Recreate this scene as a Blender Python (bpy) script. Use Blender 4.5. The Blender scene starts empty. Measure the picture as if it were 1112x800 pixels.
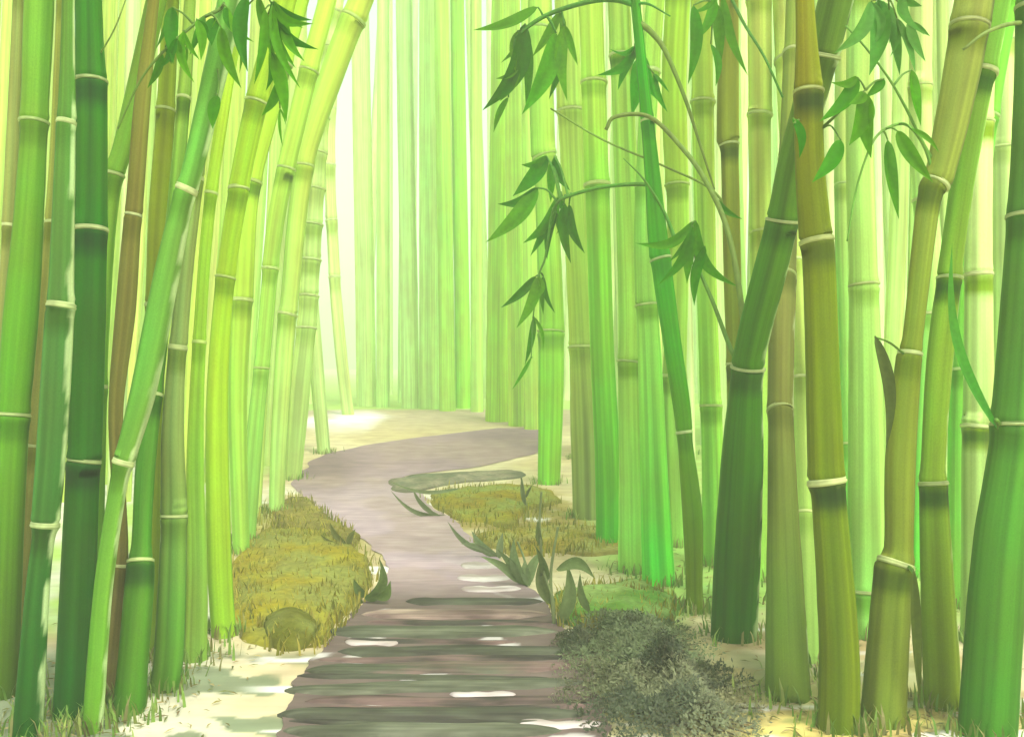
import bpy, math, random
import numpy as np
from mathutils import Vector, noise

S = bpy.context.scene
R = math.radians
random.seed(7)

# ------------------------------------------------------------ camera
F = 1081.0            # focal length in photograph pixels (frame 1112 x 800)
CX, CY = 556.0, 400.0
EYE = 1.1
cam_d = bpy.data.cameras.new('camera')
cam = bpy.data.objects.new('camera', cam_d)
S.collection.objects.link(cam)
cam.location = (0, 0, EYE)
cam.rotation_euler = (R(90), 0, 0)
cam_d.sensor_width = 36
cam_d.lens = 36 * F / 1112
cam_d.clip_start = 0.05
cam_d.clip_end = 2000
S.camera = cam

# ------------------------------------------------------------ sky, sun, exposure
SUN_EL, SUN_AZ = R(55), R(150)          # high, behind the eye and to the right
w = bpy.data.worlds.new('World'); S.world = w
w.use_nodes = True
nt = w.node_tree; nt.nodes.clear()
sky = nt.nodes.new('ShaderNodeTexSky'); sky.sky_type = 'NISHITA'; sky.sun_disc = False
sky.sun_elevation = SUN_EL; sky.sun_rotation = SUN_AZ
sky.air_density = 1.0; sky.dust_density = 6.0; sky.ozone_density = 0.3
tint = nt.nodes.new('ShaderNodeMix'); tint.data_type = 'RGBA'; tint.blend_type = 'MULTIPLY'
tint.inputs[0].default_value = 1.0
tint.inputs[7].default_value = (0.97, 1.0, 1.08, 1)
bg = nt.nodes.new('ShaderNodeBackground'); bg.inputs[1].default_value = 0.15
wo = nt.nodes.new('ShaderNodeOutputWorld')
nt.links.new(sky.outputs[0], tint.inputs[6]); nt.links.new(tint.outputs[2], bg.inputs[0])
nt.links.new(bg.outputs[0], wo.inputs[0])

sun_d = bpy.data.lights.new('sun', 'SUN'); sun_d.energy = 1.5; sun_d.angle = R(14)
sun_d.color = (1.0, 0.98, 0.90)
sun = bpy.data.objects.new('sun', sun_d); S.collection.objects.link(sun)
sd = Vector((math.sin(SUN_AZ) * math.cos(SUN_EL), math.cos(SUN_AZ) * math.cos(SUN_EL), math.sin(SUN_EL)))
sun.rotation_euler = sd.to_track_quat('Z', 'Y').to_euler()
sun.location = sd * 60

S.view_settings.view_transform = 'Standard'
S.view_settings.look = 'None'
S.view_settings.gamma = 1.0
S.view_settings.exposure = 1.12
S.view_settings.use_curve_mapping = False
S.cycles.use_denoising = True
S.cycles.max_bounces = 8
S.cycles.diffuse_bounces = 5
S.cycles.transmission_bounces = 3
S.cycles.transparent_max_bounces = 8
S.cycles.volume_bounces = 2

# ------------------------------------------------------------ helpers
def lin(c, k=0.80):
    return tuple(k * ((v / 255) / 12.92 if v / 255 <= 0.04045 else ((v / 255 + 0.055) / 1.055) ** 2.4) for v in c)

def smooth(t):
    t = max(0.0, min(1.0, t)); return t * t * (3 - 2 * t)

def gz(x, y):
    """height of the ground: flat near the eye, a low rise up to the clearing"""
    z = 0.35 * smooth((y - 8) / 10)
    side = smooth((abs(x) - 1.5) / 3.0)
    z += 0.04 * side * noise.noise((x * 0.7, y * 0.7, 3.1))
    return z

def at(px, py, d):
    return Vector(((px - CX) / F * d, d, EYE - (py - CY) / F * d))

def ground_d(px, py):
    """depth at which the ray of a pixel meets the ground"""
    lo, hi = 1.0, 200.0
    d = lo
    while d < hi:
        p = at(px, py, d)
        if p.z <= gz(p.x, p.y): break
        d *= 1.01
    a, b = d / 1.01, d
    for _ in range(12):
        m = (a + b) / 2; p = at(px, py, m)
        if p.z <= gz(p.x, p.y): b = m
        else: a = m
    return (a + b) / 2

def on_ground(px, py):
    d = ground_d(px, py); p = at(px, py, d); return Vector((p.x, p.y, gz(p.x, p.y)))

def link(o, parent=None):
    S.collection.objects.link(o)
    if parent is not None: o.parent = parent
    return o

def empty(name, loc, label, cat, group=None):
    o = bpy.data.objects.new(name, None); o.empty_display_size = 0.1
    link(o); o.location = loc
    o['label'] = label; o['category'] = cat
    if group: o['group'] = group
    return o

def mesh(name, verts, faces, mat, parent=None, cols=None, origin=None, smooth_on=True):
    """verts are world coordinates; the object's origin is put at `origin`"""
    off = Vector(origin) if origin is not None else Vector((0, 0, 0))
    me = bpy.data.meshes.new(name)
    me.from_pydata([(v[0] - off.x, v[1] - off.y, v[2] - off.z) for v in verts], [], faces)
    if cols is not None:
        a = me.color_attributes.new('Col', 'FLOAT_COLOR', 'POINT')
        arr = np.ones((len(verts), 4), dtype=np.float32); arr[:, :3] = np.array(cols, dtype=np.float32)[:, :3]
        a.data.foreach_set('color', arr.ravel())
    if smooth_on:
        me.polygons.foreach_set('use_smooth', [True] * len(me.polygons))
    me.materials.append(mat)
    me.update()
    o = bpy.data.objects.new(name, me)
    link(o, parent)
    if parent is None: o.location = off
    return o

def tag(o, label, cat=None, group=None, kind=None):
    o['label'] = label
    if cat: o['category'] = cat
    if group: o['group'] = group
    if kind: o['kind'] = kind
    return o

# ------------------------------------------------------------ materials
def wash_material(name, stretch=(40, 40, 1.6), streak=0.30, blotch=0.22, rough=0.62, translucent=0.0, bump=0.0, world_scale=1.0, spec=0.25, blotch_scale=2.2, own=False):
    """colour attribute modulated by fine streaks and loose blotches, like pigment on the surface"""
    m = bpy.data.materials.new(name); m.use_nodes = True
    t = m.node_tree; n = t.nodes; n.clear(); L = t.links.new
    out = n.new('ShaderNodeOutputMaterial'); b = n.new('ShaderNodeBsdfPrincipled')
    b.inputs['Roughness'].default_value = rough
    b.inputs['Specular IOR Level'].default_value = spec
    col = n.new('ShaderNodeAttribute'); col.attribute_name = 'Col'
    geo = n.new('ShaderNodeNewGeometry')
    mp = n.new('ShaderNodeMapping'); mp.inputs['Scale'].default_value = stretch
    if own:         # coordinates that run along the culm itself
        oa = n.new('ShaderNodeAttribute'); oa.attribute_name = 'Run'; src = oa.outputs['Vector']
    else: src = geo.outputs['Position']
    L(src, mp.inputs[0])
    n1 = n.new('ShaderNodeTexNoise'); n1.inputs['Scale'].default_value = world_scale; n1.inputs['Detail'].default_value = 4
    L(mp.outputs[0], n1.inputs['Vector'])
    n2 = n.new('ShaderNodeTexNoise'); n2.inputs['Scale'].default_value = blotch_scale; n2.inputs['Detail'].default_value = 3
    mp2 = n.new('ShaderNodeMapping'); mp2.inputs['Scale'].default_value = (2, 2, 1)
    L(src, mp2.inputs[0]); L(mp2.outputs[0], n2.inputs['Vector'])
    def rng(src, lo, hi):
        r = n.new('ShaderNodeMapRange'); r.inputs[1].default_value = 0.3; r.inputs[2].default_value = 0.7
        r.inputs[3].default_value = lo; r.inputs[4].default_value = hi; L(src, r.inputs[0]); return r.outputs[0]
    a1 = rng(n1.outputs['Fac'], 1 - streak, 1 + streak); a2 = rng(n2.outputs['Fac'], 1 - blotch, 1 + blotch)
    mul = n.new('ShaderNodeMath'); mul.operation = 'MULTIPLY'; L(a1, mul.inputs[0]); L(a2, mul.inputs[1])
    vm = n.new('ShaderNodeVectorMath'); vm.operation = 'SCALE'; L(col.outputs['Color'], vm.inputs[0]); L(mul.outputs[0], vm.inputs['Scale'])
    # pigment also shifts a little towards yellow where it thins
    hs = n.new('ShaderNodeHueSaturation'); L(vm.outputs[0], hs.inputs['Color'])
    h = rng(n2.outputs['Fac'], 0.488, 0.512); L(h, hs.inputs['Hue'])
    L(hs.outputs[0], b.inputs['Base Color'])
    if own:         # fine grain
        n3_ = n.new('ShaderNodeTexNoise'); n3_.inputs['Scale'].default_value = 260; n3_.inputs['Detail'].default_value = 3; L(geo.outputs['Position'], n3_.inputs['Vector'])
        L(rng(n3_.outputs['Fac'], 0.90, 1.10), hs.inputs['Value'])
    if bump:
        bp = n.new('ShaderNodeBump'); bp.inputs['Strength'].default_value = bump; bp.inputs['Distance'].default_value = 0.01
        L(n1.outputs['Fac'], bp.inputs['Height']); L(bp.outputs[0], b.inputs['Normal'])
    if translucent:
        tr = n.new('ShaderNodeBsdfTranslucent'); L(hs.outputs[0], tr.inputs[0])
        mx = n.new('ShaderNodeMixShader'); mx.inputs[0].default_value = translucent
        L(b.outputs[0], mx.inputs[1]); L(tr.outputs[0], mx.inputs[2]); L(mx.outputs[0], out.inputs[0])
    else:
        L(b.outputs[0], out.inputs[0])
    return m

M_CULM = wash_material('bamboo_skin', (48, 48, 0.7), 0.24, 0.14, bump=0.10, spec=0.08, own=True)
M_RING = wash_material('node_wax', (30, 30, 30), 0.12, 0.1, rough=0.8)
M_LEAF = wash_material('bamboo_leaf', (60, 60, 60), 0.12, 0.22, rough=0.55, translucent=0.5, spec=0.08)
M_TWIG = wash_material('bamboo_twig', (60, 60, 10), 0.2, 0.2)
M_GROUND = wash_material('earth', (3, 14, 8), 0.10, 0.12, rough=0.95, bump=0.3, spec=0.05)
M_PATH = wash_material('trodden_earth', (4, 22, 8), 0.12, 0.12, rough=0.95, bump=0.4, spec=0.05)
M_MOSS = wash_material('moss', (30, 30, 30), 0.22, 0.12, rough=1.0, bump=0.8, spec=0.05)
M_STRIP = wash_material('path_strip', (3, 60, 60), 0.28, 0.25, rough=0.9, bump=0.5, spec=0.1)
M_STONE = wash_material('pale_stone', (12, 30, 12), 0.08, 0.08, rough=0.9, bump=0.4, spec=0.1)
M_BUSH = wash_material('bush_leaf', (20, 20, 20), 0.15, 0.35, rough=0.7, translucent=0.3, blotch_scale=3.0)

# ------------------------------------------------------------ ground
def in_blob(px, py, cx, cy, rx, ry, soft=0.3):
    r = math.hypot((px - cx) / rx, (py - cy) / ry)
    return smooth((1 + soft - r) / (2 * soft))

C_CREAM = lin((216, 204, 164)); C_GREYG = lin((122, 136, 104)); C_PALE = lin((216, 218, 190))
C_SAND = lin((198, 182, 136)); C_OCHRE = lin((158, 144, 62)); C_LIME = lin((172, 206, 104)); C_CLEAR = lin((184, 170, 138))
C_WHITE = lin((246, 246, 238))

def mixc(a, b, t): return tuple(a[i] * (1 - t) + b[i] * t for i in range(3))

def step_noise(v, edge, w=0.05): return smooth((v - edge + w) / (2 * w))

def ground_col(x, y):
    if y < 0.6: return C_CREAM
    px = CX + x / y * F; py = CY + (EYE - gz(x, y)) / y * F
    n1 = noise.noise((px * 0.010, py * 0.035, 0.3)); n2 = noise.noise((px * 0.028, py * 0.09, 5.2)); n3 = noise.noise((x * 1.3, y * 1.3, 9.0))
    q = n1 + 0.45 * n2
    c = mixc(C_CREAM, C_SAND, smooth(0.5 + q))
    # far clearing: sand with white gaps; the forest floor behind is lime green
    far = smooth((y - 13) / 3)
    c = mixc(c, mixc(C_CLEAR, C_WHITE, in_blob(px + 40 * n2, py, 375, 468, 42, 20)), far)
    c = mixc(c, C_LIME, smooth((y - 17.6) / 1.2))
    # grey green damp washes low on the left
    lw = smooth((300 - px + 120 * n1) / 70) * smooth((py - 690) / 30)
    c = mixc(c, C_PALE, lw * 0.8)
    lw = smooth((350 - px + 120 * n1) / 60) * smooth((py - 700) / 20)
    c = mixc(c, C_GREYG, 0.9 * lw * step_noise(q, -0.06, 0.03))
    # left bank under the culms
    ll = smooth((290 - px + 60 * n1) / 60) * smooth((700 - py) / 30) * smooth((py - 440) / 30)
    c = mixc(c, mixc(C_PALE, C_LIME, smooth(0.5 + 1.5 * q)), ll)
    # ochre ground beside the path
    c = mixc(c, C_OCHRE, 0.75 * in_blob(px + 30 * n2, py + 8 * n1, 330, 590, 70, 40))
    c = mixc(c, C_OCHRE, 0.8 * in_blob(px + 40 * n2, py + 6 * n1, 570, 560, 90, 26) * step_noise(n2 + n1, -0.15))
    c = mixc(c, lin((212, 196, 96)), 0.7 * in_blob(px + 60 * n1, py + 20 * n2, 880, 775, 240, 38))
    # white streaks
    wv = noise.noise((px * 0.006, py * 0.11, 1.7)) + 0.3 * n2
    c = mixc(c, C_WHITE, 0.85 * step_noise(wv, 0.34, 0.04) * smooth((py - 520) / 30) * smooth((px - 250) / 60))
    gs = in_blob(px + 50 * n1, py + 20 * n2, 712, 745, 120, 62, 0.4)
    c = mixc(c, mixc(lin((108, 118, 84)), lin((140, 146, 96)), smooth(0.5 + 1.5 * q)), 0.85 * gs)
    c = mixc(c, lin((150, 132, 80)), 0.55 * step_noise(n1 - 0.5 * n2, 0.14, 0.06) * smooth((px - 760) / 40))
    c = mixc(c, lin((120, 140, 84)), 0.55 * step_noise(n3 + 0.5 * n2, 0.18, 0.06) * smooth((px - 800) / 40))
    # green right bank
    rg = smooth((px - 640 + 60 * n1) / 60) * smooth((690 - py + 20 * n2) / 40)
    c = mixc(c, mixc(C_LIME, lin((150, 200, 90)), smooth(0.5 + q)), rg * 0.9)
    return c

def build_ground():
    ds = [-400, -120, -40, -14, -5, -2, -0.6, 0.2, 0.8, 1.4, 1.9]
    d = 2.2
    while d < 34: ds.append(d); d *= 1.0065 if d < 20 else 1.03
    while d < 900: ds.append(d); d *= 1.35
    us = sorted(set([-60, -20, -8, -4, -2.5, -1.6, -1.1, -0.85] + list(np.linspace(-0.7, 0.7, 281).round(4)) + [0.85, 1.1, 1.6, 2.5, 4, 8, 20, 60]))
    V, Cc = [], []
    for y in ds:
        sc = max(abs(y), 2.0)
        for u in us:
            x = u * sc
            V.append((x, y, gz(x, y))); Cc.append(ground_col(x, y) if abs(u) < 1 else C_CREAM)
    nu = len(us); Fc = []
    for i in range(len(ds) - 1):
        for j in range(nu - 1):
            a = i * nu + j; Fc.append((a, a + 1, a + nu + 1, a + nu))
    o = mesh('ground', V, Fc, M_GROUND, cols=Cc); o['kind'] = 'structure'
build_ground()

# path: left and right edge for each picture row, laid on the ground
PATH = [(830, 285, 668), (800, 300, 660), (770, 312, 655), (745, 322, 648), (720, 335, 640), (695, 358, 622), (680, 372, 610), (665, 384, 600), (650, 398, 586),
        (635, 414, 572), (620, 422, 556), (605, 414, 536), (590, 398, 518), (575, 378, 502), (560, 352, 486), (548, 336, 470), (535, 324, 456), (524, 318, 446),
        (517, 322, 440), (513, 326, 470), (508, 332, 520), (500, 338, 552), (492, 356, 578), (484, 395, 590), (476, 450, 594), (469, 508, 592), (464, 548, 586)]
def path_edges(py):
    for (a, la, ra), (b, lb, rb) in zip(PATH, PATH[1:]):
        if b <= py <= a:
            t = (a - py) / (a - b); return la + (lb - la) * t, ra + (rb - ra) * t
    return None
def build_path():
    V, Cc, Fc = [], [], []
    rows = []
    py = 829.0
    while py > 464.5: rows.append(py); py -= 1.5 if py < 700 else 2.5
    nx = 60
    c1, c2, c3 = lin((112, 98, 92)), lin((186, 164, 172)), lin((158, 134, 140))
    for py in rows:
        l, r = path_edges(py)
        l += 9 * noise.noise((py * 0.06, 1.0, 0)) + 4 * noise.noise((py * 0.2, 2.0, 0)); r += 10 * noise.noise((py * 0.05, 7.0, 0)) + 4 * noise.noise((py * 0.25, 5.0, 0))
        for j in range(nx + 1):
            px = l + (r - l) * j / nx
            # step rows follow the rise so the sheet never dives under the ground
            p = on_ground(px, py)
            V.append((p.x, p.y, p.z + 0.006))
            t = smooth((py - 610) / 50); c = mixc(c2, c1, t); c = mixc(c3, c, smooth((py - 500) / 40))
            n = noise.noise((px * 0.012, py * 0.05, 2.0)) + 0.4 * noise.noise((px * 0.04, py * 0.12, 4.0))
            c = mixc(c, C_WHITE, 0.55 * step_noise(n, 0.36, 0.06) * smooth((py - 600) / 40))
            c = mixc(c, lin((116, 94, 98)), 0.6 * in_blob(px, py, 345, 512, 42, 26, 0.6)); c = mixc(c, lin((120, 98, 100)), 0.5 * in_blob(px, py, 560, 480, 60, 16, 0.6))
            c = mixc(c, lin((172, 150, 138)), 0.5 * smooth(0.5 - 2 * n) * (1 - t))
            Cc.append(c)
    for i in range(len(rows) - 1):
        for j in range(nx):
            a = i * (nx + 1) + j; Fc.append((a, a + 1, a + nx + 2, a + nx + 1))
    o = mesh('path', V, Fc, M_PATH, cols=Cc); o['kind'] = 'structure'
build_path()

# generic low mound from an outline given on the ground
def mound(name, outline, h, col, mat, label=None, cat=None, group=None, kind=None, rough=0.45, seed=0, col2=None, power=0.6, base_lift=0.004, parent=None, rings=14):
    pts = [on_ground(x, y) for x, y in outline]
    n = len(pts); B = []
    for i in range(n):      # smooth closed curve through the outline
        p0, p1, p2, p3 = pts[i - 1], pts[i], pts[(i + 1) % n], pts[(i + 2) % n]
        for k in range(8):
            t = k / 8
            B.append(0.5 * ((2 * p1) + (p2 - p0) * t + (2 * p0 - 5 * p1 + 4 * p2 - p3) * t * t + (3 * p1 - p0 - 3 * p2 + p3) * t ** 3))
    c0 = sum(B, Vector()) / len(B)
    V, Cc, Fc = [], [], []
    m = len(B)
    for r in range(rings + 1):
        f = r / rings
        for i, b in enumerate(B):
            k = 1 + rough * 0.35 * noise.noise((b.x * 6 + seed, b.y * 3, seed * 1.7)) * f
            x = c0.x + (b.x - c0.x) * f * k; y = c0.y + (b.y - c0.y) * f * k
            z = gz(x, y) + h * max(0, 1 - f * f) ** power * (1 + rough * 1.4 * noise.noise((x * 7, y * 7, seed))) + base_lift - (0.03 if r == rings else 0)
            V.append((x, y, z))
            q = noise.noise((x * 3, y * 2.0, seed + 4)) + 0.5 * noise.noise((x * 9, y * 6, seed + 8))
            cq = mixc(col, col2 or col, smooth(0.5 + 1.6 * q))
            Cc.append(mixc(cq, tuple(v_ * 0.5 for v_ in col), 0.7 * step_noise(f + 0.25 * q, 0.93, 0.06)))
    for r in range(rings):
        for i in range(m):
            a, b = r * m + i, r * m + (i + 1) % m
            Fc.append((a, b, b + m, a + m))
    org = (c0.x, c0.y, gz(c0.x, c0.y))
    o = mesh(name, V, Fc, mat, parent=parent, cols=Cc, origin=org)
    if label: tag(o, label, cat, group, kind)
    return o

mound('moss_mound', [(262, 590), (300, 574), (345, 572), (378, 592), (402, 612), (410, 634), (388, 660), (368, 680), (350, 700), (318, 712), (280, 705), (252, 680), (246, 630)],
      0.05, lin((152, 142, 36)), M_MOSS, 'broad ochre moss mound bulging against the left edge of the path', 'moss', seed=1, col2=lin((136, 140, 66)))
mound('moss_mound', [(300, 545), (330, 540), (352, 556), (372, 572), (398, 588), (372, 596), (330, 584), (296, 570)],
      0.04, lin((116, 108, 50)), M_MOSS, 'dull olive moss hump behind the broad ochre mound', 'moss', seed=2, col2=lin((140, 132, 62)))
mound('moss_mound', [(462, 538), (500, 530), (560, 526), (600, 534), (606, 548), (570, 556), (560, 572), (520, 568), (480, 560)],
      0.05, lin((150, 136, 34)), M_MOSS, 'yellow moss mound where the path bends, on its right side', 'moss', seed=3, col2=lin((140, 150, 70)))
mound('moss_mound', [(520, 582), (570, 572), (640, 570), (668, 578), (690, 600), (640, 604), (600, 600), (550, 604)],
      0.035, lin((162, 146, 56)), M_MOSS, 'thin yellow moss strip beside the bare grey seedlings right of the path', 'moss', seed=4, col2=lin((165, 165, 90)))
mound('mossy_stone', [(288, 678), (305, 668), (328, 668), (344, 680), (344, 696), (326, 706), (302, 706), (286, 694)],
      0.07, lin((96, 98, 24)), M_MOSS, 'round dark olive mossy stone at the foot of the ochre mound', 'stone', seed=5, col2=lin((124, 132, 66)), power=0.45, rough=0.3)
mound('grass_bank', [(600, 650), (640, 638), (700, 634), (734, 648), (738, 668), (700, 690), (640, 688), (606, 676)],
      0.06, lin((96, 140, 50)), M_MOSS, 'fresh green grassy hump behind the grey shrub', 'grass hump', seed=6, col2=lin((140, 168, 90)))
mound('grass_bank', [(418, 524), (450, 516), (520, 512), (572, 512), (560, 520), (490, 526), (440, 536)],
      0.03, lin((112, 116, 92)), M_MOSS, 'narrow grey green grassy tongue pointing into the bend of the path', 'grass hump', seed=7, col2=lin((150, 142, 118)))

# raised dark strips and pale stones across the path
def low_bar(label, x0, x1, y, th, col, col2, h=0.014, seed=0, tilt=0, name='cross_strip', mat=None, cat='low_bar', group='raised strips across the path'):
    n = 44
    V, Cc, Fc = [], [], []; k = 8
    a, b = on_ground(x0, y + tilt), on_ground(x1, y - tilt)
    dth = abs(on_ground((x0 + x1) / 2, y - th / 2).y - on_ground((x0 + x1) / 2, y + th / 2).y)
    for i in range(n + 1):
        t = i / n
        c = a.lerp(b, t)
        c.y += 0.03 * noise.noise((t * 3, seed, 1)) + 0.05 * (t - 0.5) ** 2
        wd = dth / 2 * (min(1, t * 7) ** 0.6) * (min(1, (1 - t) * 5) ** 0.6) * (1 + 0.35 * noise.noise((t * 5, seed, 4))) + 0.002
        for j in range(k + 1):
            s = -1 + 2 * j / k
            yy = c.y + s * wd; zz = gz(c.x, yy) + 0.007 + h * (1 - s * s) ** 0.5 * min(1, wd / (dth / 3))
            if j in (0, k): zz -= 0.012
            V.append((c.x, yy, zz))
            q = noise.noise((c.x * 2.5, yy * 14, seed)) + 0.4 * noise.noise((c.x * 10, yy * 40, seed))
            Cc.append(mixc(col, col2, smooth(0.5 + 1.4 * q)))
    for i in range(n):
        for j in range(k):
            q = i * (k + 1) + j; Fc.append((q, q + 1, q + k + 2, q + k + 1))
    o = mesh(name, V, Fc, mat or M_STRIP, cols=Cc, origin=a.lerp(b, 0.5))
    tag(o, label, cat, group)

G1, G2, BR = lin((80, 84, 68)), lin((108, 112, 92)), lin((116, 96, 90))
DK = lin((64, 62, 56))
low_bar('slim dark strip farthest up the path, first below the white stones', 440, 590, 655, 7, DK, G1, seed=1)
low_bar('brown strip just in front of the slim dark farthest one', 392, 596, 669, 11, BR, lin((160, 140, 126)), seed=2, h=0.014)
low_bar('dark green strip directly behind the white stone on the left of the path', 352, 606, 688, 13, G1, G2, seed=3)
low_bar('dark strip directly in front of the white stone on the left of the path', 366, 632, 709, 10, DK, G1, seed=4, tilt=1)
low_bar('grey green strip with a brown left end, halfway down the path', 330, 626, 728, 13, G1, BR, seed=5, tilt=3)
low_bar('long dull green strip whose left tip sticks out over the pale ground', 308, 642, 748, 12, G2, G1, seed=6, tilt=4)
low_bar('brown strip between two dull green ones near the bottom of the path', 330, 655, 764, 9, BR, DK, seed=7, tilt=1)
low_bar('broad olive strip second from the bottom of the path', 300, 640, 779, 14, G1, DK, seed=8, h=0.018)
low_bar('broadest dull green strip at the very bottom of the path', 306, 610, 797, 15, G2, G1, seed=9, h=0.018)

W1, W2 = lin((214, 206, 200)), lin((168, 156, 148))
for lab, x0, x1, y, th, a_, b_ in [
    ('thin dark strip between the brown strip and the dark green one', 398, 600, 678, 5, DK, BR),
    ('thin dark strip right in front of the dark green strip', 372, 560, 699, 4, BR, DK),
    ('thin brown strip behind the grey green strip with a brown end', 345, 624, 718, 5, DK, BR),
    ('thin dark strip behind the long dull green strip', 322, 600, 738, 5, DK, G1),
    ('thin dark strip behind the broad olive strip', 350, 648, 771, 4, DK, BR),
    ('thin dark strip between the two bottom strips', 312, 600, 788, 4, DK, G1)]:
    low_bar(lab, x0, x1, y, th, a_, b_, h=0.01, seed=x0 * 0.13, tilt=random.uniform(-2, 3), name='thin_strip', cat='log', group='thin strips between the broader ones')
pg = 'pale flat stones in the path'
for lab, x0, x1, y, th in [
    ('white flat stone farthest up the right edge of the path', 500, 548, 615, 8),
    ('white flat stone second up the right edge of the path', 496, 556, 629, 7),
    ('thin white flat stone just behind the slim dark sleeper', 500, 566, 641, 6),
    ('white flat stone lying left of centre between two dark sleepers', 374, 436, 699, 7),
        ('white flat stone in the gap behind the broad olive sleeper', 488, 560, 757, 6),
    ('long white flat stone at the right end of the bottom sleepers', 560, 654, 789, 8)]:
    low_bar(lab, x0, x1, y, th, W1, W2, h=0.008, seed=len(lab), name='flat_stone', mat=M_STONE, cat='stone', group=pg)

# ------------------------------------------------------------ bamboo
def catmull(P, step):
    """P: list of numpy arrays; resample smoothly"""
    out = []
    n = len(P)
    for i in range(n - 1):
        p0 = P[i - 1] if i else 2 * P[0] - P[1]; p1, p2 = P[i], P[i + 1]
        p3 = P[i + 2] if i + 2 < n else 2 * P[-1] - P[-2]
        L = np.linalg.norm((p2 - p1)[:3]); k = max(1, int(math.ceil(L / step)))
        for j in range(k):
            t = j / k
            out.append(0.5 * ((2 * p1) + (p2 - p0) * t + (2 * p0 - 5 * p1 + 4 * p2 - p3) * t * t + (3 * p1 - p0 - 3 * p2 + p3) * t ** 3))
    out.append(P[-1])
    return out

def tube(path, sides, V, Fc, close=True):
    """path: arrays (x,y,z,r). rings perpendicular to the path"""
    base = len(V); n = len(path)
    for i, p in enumerate(path):
        a = path[max(0, i - 1)][:3]; b = path[min(n - 1, i + 1)][:3]
        d = Vector(b - a)
        if d.length < 1e-9: d = Vector((0, 0, 1))
        d.normalize()
        ref = Vector((0, 1, 0)) if abs(d.y) < 0.9 else Vector((1, 0, 0))
        u = d.cross(ref).normalized(); v = d.cross(u)
        for s in range(sides):
            t = 2 * math.pi * s / sides
            q = u * math.cos(t) * p[3] + v * math.sin(t) * p[3]
            V.append((p[0] + q.x, p[1] + q.y, p[2] + q.z))
    for i in range(n - 1):
        for s in range(sides):
            a = base + i * sides + s; b = base + i * sides + (s + 1) % sides
            Fc.append((a, b, b + sides, a + sides))
    if close:
        Fc.append(tuple(base + s for s in range(sides))[::-1]); Fc.append(tuple(base + (n - 1) * sides + s for s in range(sides)))

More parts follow.
